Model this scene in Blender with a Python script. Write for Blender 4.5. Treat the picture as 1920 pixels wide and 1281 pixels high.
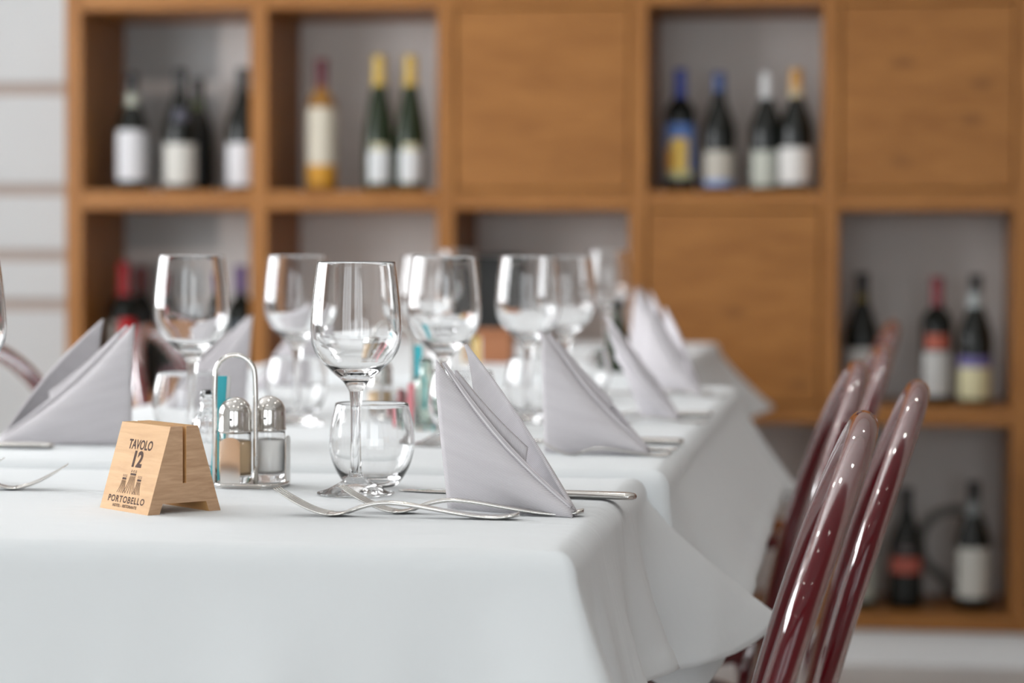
import bpy, math, random
from mathutils import Matrix, Vector

# ------------------------------------------------------------------ scene, camera, light
for o in list(bpy.data.objects):
    bpy.data.objects.remove(o, do_unlink=True)
SC = bpy.context.scene
COL = SC.collection
PI = math.pi
FW, FH, FPX = 1920.0, 1281.0, 4533.0      # photograph size and focal length in pixels (85 mm on 36 mm)
TZ = 0.78                                 # height of the nearest cloth top
CZ = TZ + 0.212                           # eye height of the camera
ROLL = 0.004
_v = (Matrix.Rotation(ROLL, 3, 'Z') @ Vector((1600 - 960, 640.5 - 480, 0)))
PITCH = -math.atan2(_v.y, FPX)
YAW = math.atan2(_v.x, math.hypot(FPX, _v.y))
RC = (Matrix.Rotation(YAW, 3, 'Z') @ Matrix.Rotation(PI / 2 + PITCH, 3, 'X') @ Matrix.Rotation(ROLL, 3, 'Z'))
cd = bpy.data.cameras.new('camera')
cd.sensor_width = 36.0
cd.lens = FPX / FW * 36.0
cd.clip_start = 0.05
cd.dof.use_dof = True
cd.dof.focus_distance = 2.02
cd.dof.aperture_fstop = 4.3
cam = bpy.data.objects.new('camera', cd)
COL.objects.link(cam)
cam.matrix_world = Matrix.Translation((0, 0, CZ)) @ RC.to_4x4()
SC.camera = cam

W = bpy.data.worlds.new('world'); SC.world = W
W.use_nodes = True
W.node_tree.nodes['Background'].inputs[0].default_value = (0.9, 0.95, 1.0, 1)
W.node_tree.nodes['Background'].inputs[1].default_value = 0.15
SC.view_settings.view_transform = 'Standard'
SC.view_settings.look = 'None'
SC.view_settings.exposure = -0.3
SC.view_settings.gamma = 1.0
SC.view_settings.use_curve_mapping = False
SC.cycles.max_bounces = 12
SC.cycles.transmission_bounces = 12
SC.cycles.glossy_bounces = 6
SC.cycles.diffuse_bounces = 4
SC.cycles.caustics_refractive = True
SC.cycles.caustics_reflective = False
SC.cycles.blur_glossy = 0.3

WINDOW_FRONT = 3.6      # brightness of the daylight panes behind the camera
WINDOW_SIDE = 12.0       # brightness of the daylight panes in the left wall
LAMP = 85.0             # brightness of the ceiling downlights

def ray(px, py):
    return RC @ Vector(((px - 960) / FPX, (640.5 - py) / FPX, -1.0))
def on_z(px, py, z):
    d = ray(px, py); t = (z - CZ) / d.z
    return Vector((d.x * t, d.y * t, z))
def on_y(px, py, y):
    d = ray(px, py); t = y / d.y
    return Vector((d.x * t, y, CZ + d.z * t))

# ------------------------------------------------------------------ materials
MATS = {}
def mat(name, color, rough=0.5, metal=0.0, trans=0.0, ior=1.5, coat=0.0, emit=None, sheen=0.0, spec=0.5):
    m = bpy.data.materials.new(name); m.use_nodes = True
    b = m.node_tree.nodes['Principled BSDF']
    b.inputs['Base Color'].default_value = (*color, 1)
    b.inputs['Roughness'].default_value = rough
    b.inputs['Metallic'].default_value = metal
    b.inputs['Transmission Weight'].default_value = trans
    b.inputs['IOR'].default_value = ior
    b.inputs['Coat Weight'].default_value = coat
    b.inputs['Sheen Weight'].default_value = sheen
    b.inputs['Specular IOR Level'].default_value = spec
    if emit:
        b.inputs['Emission Color'].default_value = (*emit[0], 1)
        b.inputs['Emission Strength'].default_value = emit[1]
    MATS[name] = m
    return m
def nd(m, kind, **kw):
    n = m.node_tree.nodes.new(kind)
    for k, v in kw.items():
        setattr(n, k, v)
    return n
def lk(m, a, b):
    m.node_tree.links.new(a, b)
def ramp(m, stops):
    r = nd(m, 'ShaderNodeValToRGB')
    e = r.color_ramp.elements
    e[0].position, e[0].color = stops[0][0], (*stops[0][1], 1)
    e[1].position, e[1].color = stops[1][0], (*stops[1][1], 1)
    for p, c in stops[2:]:
        x = e.new(p); x.color = (*c, 1)
    return r
def wood(name, dark, light, scale, rough=0.45, stretch=(1, 1, 1), dist=1.5, knots=None):
    m = mat(name, light, rough, spec=0.25)
    b = m.node_tree.nodes['Principled BSDF']
    tc = nd(m, 'ShaderNodeTexCoord'); mp = nd(m, 'ShaderNodeMapping')
    mp.inputs['Scale'].default_value = stretch
    info = nd(m, 'ShaderNodeObjectInfo')
    mul = nd(m, 'ShaderNodeMath', operation='MULTIPLY'); mul.inputs[1].default_value = 37.0
    lk(m, info.outputs['Random'], mul.inputs[0])
    cmb = nd(m, 'ShaderNodeCombineXYZ')
    for i in range(3):
        lk(m, mul.outputs[0], cmb.inputs[i])
    lk(m, cmb.outputs[0], mp.inputs['Location'])
    lk(m, tc.outputs['Object'], mp.inputs['Vector'])
    n1 = nd(m, 'ShaderNodeTexNoise'); n1.inputs['Scale'].default_value = scale
    n1.inputs['Detail'].default_value = 6; n1.inputs['Roughness'].default_value = 0.62
    n1.inputs['Distortion'].default_value = dist
    lk(m, mp.outputs[0], n1.inputs['Vector'])
    r = ramp(m, [(0.3, dark), (0.7, light)])
    lk(m, n1.outputs['Fac'], r.inputs[0])
    out = r.outputs[0]
    if knots:
        vo = nd(m, 'ShaderNodeTexVoronoi'); vo.inputs['Scale'].default_value = 5.0
        mp2 = nd(m, 'ShaderNodeMapping'); mp2.inputs['Scale'].default_value = knots
        lk(m, cmb.outputs[0], mp2.inputs['Location']); lk(m, tc.outputs['Object'], mp2.inputs['Vector'])
        lk(m, mp2.outputs[0], vo.inputs['Vector'])
        r2 = ramp(m, [(0.06, (0.45, 0.42, 0.4)), (0.2, (1, 1, 1))])
        lk(m, vo.outputs['Distance'], r2.inputs[0])
        mx = nd(m, 'ShaderNodeMix', data_type='RGBA', blend_type='MULTIPLY')
        mx.inputs['Factor'].default_value = 0.6
        lk(m, out, mx.inputs['A']); lk(m, r2.outputs[0], mx.inputs['B'])
        out = mx.outputs['Result']
    lk(m, out, b.inputs['Base Color'])
    bp = nd(m, 'ShaderNodeBump'); bp.inputs['Strength'].default_value = 0.12; bp.inputs['Distance'].default_value = 0.002
    lk(m, n1.outputs['Fac'], bp.inputs['Height']); lk(m, bp.outputs[0], b.inputs['Normal'])
    return m

wood('oak_across', (0.27, 0.106, 0.023), (0.39, 0.168, 0.043), 5.0, 0.42, (0.9, 5, 5), 1.2, (1.0, 1.0, 2.2))
wood('oak_upright', (0.27, 0.106, 0.023), (0.39, 0.168, 0.043), 5.0, 0.42, (5, 5, 0.8), 1.2)
wood('beech', (0.60, 0.325, 0.125), (0.73, 0.43, 0.19), 60.0, 0.5, (0.25, 0.25, 2.2), 0.6)
wood('beech_end', (0.47, 0.285, 0.165), (0.64, 0.41, 0.255), 45.0, 0.55, (0.8, 0.8, 7.0), 0.5)
mat('burnt', (0.085, 0.042, 0.028), 0.8)
mat('back_grey', (0.76, 0.73, 0.705), 0.6)
mat('wall_white', (0.78, 0.78, 0.77), 0.6)
mat('panel_white', (0.60, 0.61, 0.61), 0.5)
mat('plinth_white', (0.85, 0.86, 0.86), 0.45)
mat('groove_beige', (0.46, 0.38, 0.335), 0.7)
mat('ceiling_white', (0.85, 0.85, 0.84), 0.8)
mat('wall_taupe', (0.34, 0.30, 0.27), 0.7)
mat('steel', (0.72, 0.70, 0.67), 0.12, 1.0)
mat('steel_brushed', (0.62, 0.61, 0.59), 0.32, 1.0)
mat('glass', (1, 1, 1), 0.0, 0, 1.0, 1.5)
mat('glass_green', (0.88, 0.95, 0.89), 0.0, 0, 1.0, 1.5)
mat('chair_red', (0.14, 0.007, 0.012), 0.04, 0, 0.35, 1.45)
mat('pepper', (0.60, 0.42, 0.24), 0.8, coat=1.0)
mat('salt', (0.95, 0.94, 0.92), 0.8, coat=1.0)
mat('teal_paper', (0.05, 0.52, 0.60), 0.6)
mat('white_paper', (0.82, 0.82, 0.80), 0.6)
mat('pink_paper', (0.75, 0.25, 0.28), 0.6)
mat('yellow_paper', (0.85, 0.55, 0.05), 0.6)
mat('black_box', (0.012, 0.013, 0.012), 0.5)
mat('terracotta', (0.42, 0.17, 0.075), 0.6)
mat('grey_metal', (0.16, 0.16, 0.15), 0.5, 0.6)
mat('table_leg', (0.5, 0.5, 0.52), 0.35, 0.8)
mat('table_board', (0.55, 0.42, 0.3), 0.6)
mat('daylight', (1, 1, 1), 1.0, emit=((0.88, 0.95, 1.0), WINDOW_FRONT))
mat('daylight_side', (1, 1, 1), 1.0, emit=((0.95, 0.97, 1.0), WINDOW_SIDE))
mat('lamp_glow', (1, 1, 1), 1.0, emit=((1.0, 0.96, 0.90), LAMP))
mat('frame_white', (0.7, 0.7, 0.7), 0.4)

def floor_mat():
    m = mat('floor_tile', (0.5, 0.47, 0.44), 0.3)
    b = m.node_tree.nodes['Principled BSDF']
    tc = nd(m, 'ShaderNodeTexCoord'); n = nd(m, 'ShaderNodeTexNoise'); n.inputs['Scale'].default_value = 3
    n.inputs['Detail'].default_value = 5
    lk(m, tc.outputs['Object'], n.inputs['Vector'])
    r = ramp(m, [(0.3, (0.50, 0.46, 0.43)), (0.7, (0.62, 0.58, 0.54))])
    lk(m, n.outputs['Fac'], r.inputs[0]); lk(m, r.outputs[0], b.inputs['Base Color'])
floor_mat()

def cloth_mat():
    m = mat('cloth_white', (0.83, 0.86, 0.875), 0.85, sheen=0.1, spec=0.2)
    b = m.node_tree.nodes['Principled BSDF']
    tc = nd(m, 'ShaderNodeTexCoord')
    n = nd(m, 'ShaderNodeTexNoise'); n.inputs['Scale'].default_value = 7; n.inputs['Detail'].default_value = 4
    n.inputs['Distortion'].default_value = 0.6
    mp = nd(m, 'ShaderNodeMapping'); mp.inputs['Scale'].default_value = (1.0, 2.2, 0.6)
    lk(m, tc.outputs['Object'], mp.inputs[0]); lk(m, mp.outputs[0], n.inputs['Vector'])
    w = nd(m, 'ShaderNodeTexNoise'); w.inputs['Scale'].default_value = 900; w.inputs['Detail'].default_value = 2
    lk(m, tc.outputs['Object'], w.inputs['Vector'])
    b1 = nd(m, 'ShaderNodeBump'); b1.inputs['Strength'].default_value = 0.35; b1.inputs['Distance'].default_value = 0.012
    b2 = nd(m, 'ShaderNodeBump'); b2.inputs['Strength'].default_value = 0.08; b2.inputs['Distance'].default_value = 0.0006
    lk(m, n.outputs['Fac'], b1.inputs['Height']); lk(m, w.outputs['Fac'], b2.inputs['Height'])
    lk(m, b1.outputs[0], b2.inputs['Normal']); lk(m, b2.outputs[0], b.inputs['Normal'])
cloth_mat()

def napkin_mat():
    m = mat('napkin_grey', (0.6, 0.58, 0.6), 0.85, sheen=0.15, spec=0.2)
    b = m.node_tree.nodes['Principled BSDF']
    uv = nd(m, 'ShaderNodeUVMap')
    def stripes(vec_rot, scale, lo, hi):
        mp = nd(m, 'ShaderNodeMapping'); mp.inputs['Rotation'].default_value = (0, 0, vec_rot)
        lk(m, uv.outputs[0], mp.inputs[0])
        w = nd(m, 'ShaderNodeTexWave', wave_type='BANDS', bands_direction='X')
        w.inputs['Scale'].default_value = scale; w.inputs['Distortion'].default_value = 0.25
        w.inputs['Detail'].default_value = 1; w.inputs['Detail Scale'].default_value = 0.6
        lk(m, mp.outputs[0], w.inputs['Vector'])
        r = ramp(m, [(lo, (0, 0, 0)), (hi, (1, 1, 1))])
        lk(m, w.outputs['Fac'], r.inputs[0])
        return r.outputs[0]
    s1 = stripes(0, 265, 0.5, 0.95)
    s2 = stripes(PI / 2, 420, 0.2, 1.0)
    nz = nd(m, 'ShaderNodeTexNoise'); nz.inputs['Scale'].default_value = 120
    mp = nd(m, 'ShaderNodeMapping'); mp.inputs['Scale'].default_value = (1, 0.08, 1)
    lk(m, uv.outputs[0], mp.inputs[0]); lk(m, mp.outputs[0], nz.inputs['Vector'])
    a = nd(m, 'ShaderNodeMath', operation='MULTIPLY'); a.inputs[1].default_value = 0.55; lk(m, s1, a.inputs[0])
    c = nd(m, 'ShaderNodeMath', operation='MULTIPLY_ADD'); c.inputs[1].default_value = 0.2
    lk(m, s2, c.inputs[0]); lk(m, a.outputs[0], c.inputs[2])
    d = nd(m, 'ShaderNodeMath', operation='MULTIPLY_ADD'); d.inputs[1].default_value = 0.3
    lk(m, nz.outputs['Fac'], d.inputs[0]); lk(m, c.outputs[0], d.inputs[2])
    r = ramp(m, [(0.0, (0.46, 0.43, 0.45)), (1.0, (0.88, 0.85, 0.87))])
    lk(m, d.outputs[0], r.inputs[0]); lk(m, r.outputs[0], b.inputs['Base Color'])
    bp = nd(m, 'ShaderNodeBump'); bp.inputs['Strength'].default_value = 0.2; bp.inputs['Distance'].default_value = 0.0006
    lk(m, c.outputs[0], bp.inputs['Height']); lk(m, bp.outputs[0], b.inputs['Normal'])
napkin_mat()

# ------------------------------------------------------------------ mesh helpers
def mesh(name, verts, faces, material, parent=None, smooth=False, uvs=None, loc=None):
    me = bpy.data.meshes.new(name)
    me.from_pydata([tuple(v) for v in verts], [], faces)
    if uvs:
        l = me.uv_layers.new(name='UVMap')
        for p in me.polygons:
            for li in p.loop_indices:
                l.data[li].uv = uvs[me.loops[li].vertex_index]
    me.materials.append(MATS[material])
    if smooth:
        me.polygons.foreach_set('use_smooth', [True] * len(me.polygons))
    me.update()
    o = bpy.data.objects.new(name, me); COL.objects.link(o)
    if parent is not None:
        o.parent = parent
    if loc is not None:
        o.location = loc
    return o
def tag(o, label, cat, group=None):
    o['label'] = label; o['category'] = cat
    if group: o['group'] = group
    return o
def thing(name, label, cat, loc=(0, 0, 0), rz=0.0, group=None, scale=1.0):
    o = bpy.data.objects.new(name, None); COL.objects.link(o)
    o.empty_display_size = 0.05
    o.location = loc; o.rotation_euler = (0, 0, rz); o.scale = (scale,) * 3
    return tag(o, label, cat, group)
def struct(o):
    o['kind'] = 'structure'; return o
def dup(root, label, loc, rz=0.0, group=None, scale=(1, 1, 1)):
    r = root.copy(); COL.objects.link(r)
    r.location = loc; r.rotation_euler = (0, 0, rz); r.scale = scale
    r['label'] = label
    if group: r['group'] = group
    for ch in list(root.children):
        c = ch.copy(); COL.objects.link(c); c.parent = r
        for g in ch.children:
            d = g.copy(); COL.objects.link(d); d.parent = c
    return r
def box_data(x0, x1, y0, y1, z0, z1, bev=0.0):
    if bev <= 0:
        v = [(x0, y0, z0), (x1, y0, z0), (x1, y1, z0), (x0, y1, z0), (x0, y0, z1), (x1, y0, z1), (x1, y1, z1), (x0, y1, z1)]
        f = [(0, 3, 2, 1), (4, 5, 6, 7), (0, 1, 5, 4), (1, 2, 6, 5), (2, 3, 7, 6), (3, 0, 4, 7)]
        return v, f
    b = bev; v = []; f = []
    rings = [(z0, b), (z0 + b, 0), (z1 - b, 0), (z1, b)]
    for z, i in rings:
        xs0, xs1, ys0, ys1 = x0 + i, x1 - i, y0 + i, y1 - i
        v += [(xs0 + b, ys0, z), (xs1 - b, ys0, z), (xs1, ys0 + b, z), (xs1, ys1 - b, z), (xs1 - b, ys1, z), (xs0 + b, ys1, z), (xs0, ys1 - b, z), (xs0, ys0 + b, z)]
    for k in range(3):
        for i in range(8):
            j = (i + 1) % 8
            f.append((k * 8 + i, k * 8 + j, k * 8 + 8 + j, k * 8 + 8 + i))
    f.append(tuple(reversed(range(8)))); f.append(tuple(range(24, 32)))
    return v, f
def box(name, x0, x1, y0, y1, z0, z1, material, parent=None, bev=0.0):
    """a box whose origin is its own centre of base"""
    cx, cy = (x0 + x1) / 2, (y0 + y1) / 2
    v, f = box_data(x0 - cx, x1 - cx, y0 - cy, y1 - cy, 0, z1 - z0, bev)
    return mesh(name, v, f, material, parent, loc=(cx, cy, z0))
def merge(*parts):
    V, F = [], []
    for v, f in parts:
        n = len(V); V += list(v); F += [tuple(i + n for i in q) for q in f]
    return V, F
def lathe_data(prof, seg=48, a0=0.0, a1=None, ry=1.0):
    V, F = [], []
    full = a1 is None
    n = seg if full else seg + 1
    for r, z in prof:
        for i in range(n):
            a = (2 * PI * i / seg) if full else a0 + (a1 - a0) * i / seg
            V.append((r * math.cos(a), ry * r * math.sin(a), z))
    for k in range(len(prof) - 1):
        for i in range(seg):
            j = (i + 1) % n if full else i + 1
            F.append((k * n + i, k * n + j, (k + 1) * n + j, (k + 1) * n + i))
    return V, F
def smooth_prof(pts, sub=5):
    out = []
    n = len(pts)
    for i in range(n - 1):
        p0 = pts[max(i - 1, 0)]; p1 = pts[i]; p2 = pts[i + 1]; p3 = pts[min(i + 2, n - 1)]
        for k in range(sub):
            t = k / sub
            q = []
            for d in range(len(p1)):
                a, b, c, e = p0[d], p1[d], p2[d], p3[d]
                q.append(0.5 * (2 * b + (c - a) * t + (2 * a - 5 * b + 4 * c - e) * t * t + (3 * b - a - 3 * c + e) * t ** 3))
            out.append(tuple(q))
    out.append(tuple(pts[-1]))
    return out
def tube_data(path, radius, seg=12, closed=False, ry=None, up=None):
    """sweep an ellipse along a path; radius a number or a list; ry the second radius"""
    P = [Vector(p) for p in path]; n = len(P)
    V, F = [], []
    prev = None
    for i, p in enumerate(P):
        if closed:
            t = (P[(i + 1) % n] - P[(i - 1) % n]).normalized()
        else:
            t = (P[min(i + 1, n - 1)] - P[max(i - 1, 0)]).normalized()
        if up is not None:
            s = t.cross(Vector(up)).normalized()
        elif prev is None:
            h = Vector((0, 0, 1)) if abs(t.z) < 0.9 else Vector((1, 0, 0))
            s = t.cross(h).normalized()
        else:
            s = (prev - t * prev.dot(t)).normalized()
        prev = s
        u = s.cross(t).normalized()
        ra = radius[i] if isinstance(radius, (list, tuple)) else radius
        rb = ra if ry is None else (ry[i] if isinstance(ry, (list, tuple)) else ry)
        for k in range(seg):
            a = 2 * PI * k / seg
            V.append(p + s * (ra * math.cos(a)) + u * (rb * math.sin(a)))
    m = n if closed else n - 1
    for i in range(m):
        for k in range(seg):
            a, b = i * seg + k, i * seg + (k + 1) % seg
            c, d = ((i + 1) % n) * seg + (k + 1) % seg, ((i + 1) % n) * seg + k
            F.append((a, b, c, d))
    if not closed:
        F.append(tuple(reversed(range(seg)))); F.append(tuple(range((n - 1) * seg, n * seg)))
    return V, F

# ------------------------------------------------------------------ the room
YC = 5.887                                  # front plane of the wine shelf
YB = YC + 0.372                             # wall behind it
def plain(name, v, f, m):
    return struct(mesh(name, v, f, m))
plain('floor', *box_data(-3.3, 3.0, -3.1, YB + 0.1, -0.1, 0.0), 'floor_tile')
plain('ceiling', *box_data(-3.3, 3.0, -3.1, YB + 0.1, 3.0, 3.1), 'ceiling_white')
wb = plain('wall_back', *box_data(-3.3, 3.0, YB, YB + 0.1, 0.0, 3.0), 'groove_beige')
plain('wall_right', *box_data(3.0, 3.1, -3.1, YB + 0.1, 0.0, 3.0), 'wall_taupe')
plain('wall_left', *box_data(-3.4, -3.3, -3.1, YB + 0.1, 0.0, 3.0), 'wall_white')
plain('wall_front', *box_data(-3.3, 3.0, -3.2, -3.1, 0.0, 3.0), 'wall_taupe')
def window(n, axis, pos, a0, a1, z0, z1, glow, cols, rows):
    """framed window on a wall plane, panes bright with daylight"""
    w = bpy.data.objects.new('window_%d' % n, None); COL.objects.link(w); struct(w)
    t = 0.06
    def put(name, p0, p1, q0, q1, m, d0, d1):
        if axis == 'y':
            v, f = box_data(p0, p1, pos + d0, pos + d1, q0, q1)
        else:
            v, f = box_data(pos + d0, pos + d1, p0, p1, q0, q1)
        mesh(name, v, f, m, w)
    for p in (a0, a1 - t):
        put('window_frame', p, p + t, z0, z1, 'frame_white', 0.0, 0.05)
    for q in (z0, z1 - t):
        put('window_frame', a0 + t, a1 - t, q, q + t, 'frame_white', 0.0, 0.05)
    cw = (a1 - a0 - t * (cols + 1)) / cols; rh = (z1 - z0 - t * (rows + 1)) / rows
    for i in range(1, cols):
        put('mullion', a0 + i * (cw + t), a0 + i * (cw + t) + t, z0 + t, z1 - t, 'frame_white', 0.0, 0.045)
    for i in range(cols):
        for j in range(rows):
            p = a0 + t + i * (cw + t); q = z0 + t + j * (rh + t)
            put('pane', p, p + cw, q, q + rh, glow, 0.005, 0.015)
window(1, 'y', -3.1, -2.7, -0.5, 0.08, 2.5, 'daylight', 3, 1)  # both unseen rear windows lengthened towards the floor to brighten the low shelf
window(2, 'y', -3.1, 0.2, 2.4, 0.08, 2.5, 'daylight', 3, 1)
window(3, 'x', -3.3, 1.7, 4.7, 0.9, 2.3, 'daylight_side', 3, 1)
# ceiling downlights
def downlight(x, y, first=[None]):
    lab = 'round recessed ceiling downlight with a white rim'
    if first[0] is None:
        t = thing('ceiling_downlight', lab, 'lamp', (x, y, 2.985), 0, 'ceiling downlights')
        V, F = lathe_data([(0.05, 0.0), (0.07, -0.004), (0.075, 0.0), (0.075, 0.015)], 24)
        mesh('rim', V, F, 'frame_white', t, True)
        V, F = lathe_data([(0.0005, 0.004), (0.05, 0.004)], 24)
        mesh('lens', V, F, 'lamp_glow', t)
        first[0] = t
    else:
        dup(first[0], lab, (x, y, 2.985))
for yy in (-1.2, 0.6, 2.4, 4.2):
    for xx in (-2.2, -0.7, 0.8):
        downlight(xx, yy)
# white boards with beige grooves on the wall left of the shelf
XL = on_y(125, 200, YC).x
for (ya, yb) in ((-420, -210), (-185, -35), (-15, 155), (180, 345), (368, 468), (490, 560), (583, 1190)):
    za = on_y(60, ya, YB).z; zb = max(on_y(60, yb, YB).z, 0.09)
    za = min(za, 2.98)
    o = box('panel', -3.28, XL + 0.3, YB - 0.012, YB, zb, za, 'panel_white', wb, 0.002)

# ------------------------------------------------------------------ wine shelf
PX = [138, 485, 836, 1197, 1558, 1922]
XS = [on_y(p, 200, YC).x for p in PX]
XS.append(XS[-1] + (XS[-1] - XS[-2]))
PT = 0.044                                   # board thickness
def zy(py, px=1250): return on_y(px, py, YC).z
LEV = [(zy(9), zy(-29)), (zy(394), zy(357)), (zy(792), zy(756)), (on_y(1800, 1186, YC).z, on_y(1800, 1155, YC).z)]
shelf = thing('wine_shelf', 'large checkerboard oak wine shelf with open cells and closed square doors against the wall', 'shelf', ((XS[0] + XS[-1]) / 2, YC, 0))
SX, SY = shelf.location.x, shelf.location.y
def sbox(name, x0, x1, y0, y1, z0, z1, m, bev=0.0015, parent=shelf):
    return box(name, x0 - SX, x1 - SX, y0 - SY, y1 - SY, z0, z1, m, parent, bev)
ZT, ZBOT = LEV[0][1], LEV[3][0]
for x in XS:
    sbox('post', x - PT / 2, x + PT / 2, YC, YB, ZBOT, ZT, 'oak_upright')
for (z0, z1) in LEV:
    for i in range(len(XS) - 1):
        sbox('shelf_board', XS[i] + PT / 2 + 0.0005, XS[i + 1] - PT / 2 - 0.0005, YC + 0.001, YB, z0, z1, 'oak_across')
DOORS = {(0, 2), (0, 4), (1, 3), (2, 0), (2, 2), (1, 5), (2, 4 + 1)}
CELL = {}
for r in range(3):
    for c in range(len(XS) - 1):
        x0, x1 = XS[c] + PT / 2, XS[c + 1] - PT / 2
        z0, z1 = LEV[r + 1][1], LEV[r][0]
        CELL[(r, c)] = (x0, x1, z0, z1)
        if (r, c) in DOORS:
            sbox('door', x0 + 0.003, x1 - 0.003, YC + 0.004, YC + 0.026, z0 + 0.003, z1 - 0.003, 'oak_across', 0.002)
        else:
            sbox('back_panel', x0 + 0.0005, x1 - 0.0005, YB - 0.012, YB - 0.001, z0 + 0.0005, z1 - 0.0005, 'back_grey', 0.0)
sbox('plinth', XS[0] - PT / 2 + 0.01, XS[-1] + PT / 2, YC + 0.02, YB, 0.0, ZBOT, 'plinth_white', 0.0)

# ------------------------------------------------------------------ bottles
BP = {
    'bordeaux': [(0.0, 0.0), (0.030, 0.0), (0.0365, 0.006), (0.0375, 0.02), (0.0375, 0.185), (0.036, 0.198), (0.029, 0.214), (0.0185, 0.226), (0.0145, 0.236), (0.0138, 0.285), (0.0150, 0.287), (0.0150, 0.298), (0.0125, 0.300), (0.0, 0.300)],
    'burgundy': [(0.0, 0.0), (0.032, 0.0), (0.0395, 0.006), (0.041, 0.02), (0.041, 0.145), (0.0385, 0.165), (0.031, 0.190), (0.0225, 0.213), (0.0168, 0.235), (0.0145, 0.255), (0.0142, 0.282), (0.0155, 0.284), (0.0155, 0.294), (0.013, 0.296), (0.0, 0.296)],
    'flute': [(0.0, 0.0), (0.030, 0.0), (0.0365, 0.006), (0.038, 0.02), (0.038, 0.125), (0.0365, 0.145), (0.031, 0.185), (0.0245, 0.222), (0.0182, 0.258), (0.0150, 0.282), (0.0142, 0.318), (0.0155, 0.320), (0.0155, 0.331), (0.013, 0.333), (0.0, 0.333)],
}
def prof_r(kind, z):
    P = BP[kind]
    for (r0, z0), (r1, z1) in zip(P, P[1:]):
        if z0 <= z <= z1 and z1 > z0:
            return r0 + (r1 - r0) * (z - z0) / (z1 - z0)
    return P[-2][0]
_cm = {}
def cm(c, rough=0.45, metal=0.0):
    k = 'c_%.3f_%.3f_%.3f_%.2f_%.2f' % (*c, rough, metal)
    if k not in MATS:
        mat(k, c, rough, metal)
    return k
mat('bottle_black', (0.006, 0.008, 0.006), 0.2, spec=0.35)
mat('bottle_green', (0.016, 0.028, 0.010), 0.2, spec=0.35)
mat('bottle_amber', (0.40, 0.20, 0.055), 0.2, spec=0.35)
def bottle(px, row, col, kind, glass, cap, caplen, labels, desc, dy=0.12, toppx=None, group=None, turn=0.0):
    z = LEV[row + 1][1]
    y = YC + dy
    base = on_y(px, 300, y)
    t = thing('wine_bottle', desc, 'bottle', (base.x, y, z), turn, group)
    H = BP[kind][-1][1]
    s = 1.0
    if toppx is not None:
        s = (on_y(px, toppx, y).z - z) / H
        t.scale = (min(s, 1.03) if s > 1 else max(s, 0.95), ) * 2 + (s,)
    V, F = lathe_data(smooth_prof(BP[kind], 2), 32)
    mesh('bottle_glass', V, F, glass, t, True)
    if cap:
        zs = H - caplen
        pr = [(prof_r(kind, zs) + 0.0006, zs)]
        for k in range(1, 9):
            q = zs + (H - 0.002 - zs) * k / 8
            pr.append((prof_r(kind, q) + 0.0008, q))
        pr += [(0.012, H + 0.001), (0.0, H + 0.001)]
        V, F = lathe_data(pr, 28)
        mesh('capsule', V, F, cap, t, True)
    to_cam = math.atan2(0 - y, 0 - base.x)
    for (z0, z1, half, c, *rest) in labels:
        off = rest[0] if rest else 0.0
        lift = rest[1] if len(rest) > 1 else 0.0006
        pr = [(prof_r(kind, z0 + (z1 - z0) * k / 6) + lift, z0 + (z1 - z0) * k / 6) for k in range(7)]
        V, F = lathe_data(pr, 20, to_cam + off - half, to_cam + off + half)
        mesh('paper_label', V, F, cm(c, 0.6), t, True)
    return t
WHITE = (0.72, 0.72, 0.74); CREAM = (0.70, 0.65, 0.53); IVORY = (0.66, 0.65, 0.60)
BLK = cm((0.01, 0.01, 0.01), 0.3)
# top row, first cell
bottle(248, 0, 0, 'burgundy', 'bottle_black', BLK, 0.05, [(0.026, 0.152, 1.15, WHITE), (0.215, 0.245, 0.9, (0.45, 0.46, 0.38))], 'black wine bottle with tall white label and pale neck tag, leftmost on the upper shelf', 0.1, 138)
bottle(338, 0, 0, 'burgundy', 'bottle_black', BLK, 0.05, [(0.008, 0.115, 1.2, IVORY), (0.168, 0.198, 0.5, (0.10, 0.10, 0.13))], 'black wine bottle with broad ivory label, second on the upper shelf', 0.1, 130)
bottle(371, 0, 0, 'burgundy', 'bottle_black', BLK, 0.045, [(0.215, 0.24, 0.7, (0.11, 0.13, 0.06))], 'dark wine bottle standing behind the ivory-labelled one in the upper left cell', 0.25, 148)
bottle(455, 0, 0, 'burgundy', 'bottle_black', BLK, 0.05, [(0.012, 0.115, 1.2, WHITE)], 'black wine bottle half hidden by the post of the upper left cell', 0.12, 128)
# second cell
bottle(603, 0, 1, 'bordeaux', 'bottle_amber', cm((0.13, 0.015, 0.03), 0.35), 0.062, [(0.060, 0.19, 1.3, CREAM), (0.012, 0.060, 1.3, (0.62, 0.30, 0.02))], 'amber wine bottle with cream label, orange band and dark red capsule', 0.12, 112)
GOLD = cm((0.62, 0.43, 0.09), 0.35)
for px, d in ((711, 'left of the two slender green bottles with gold capsules'), (770, 'right of the two slender green bottles with gold capsules')):
    bottle(px, 0, 1, 'flute', 'bottle_green', GOLD, 0.075, [(0.022, 0.10, 0.75, (0.74, 0.77, 0.78)), (0.008, 0.115, 0.5, (0.66, 0.62, 0.40), 0, 0.0003)], d, 0.12, 104, 'slender green bottles')
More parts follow.
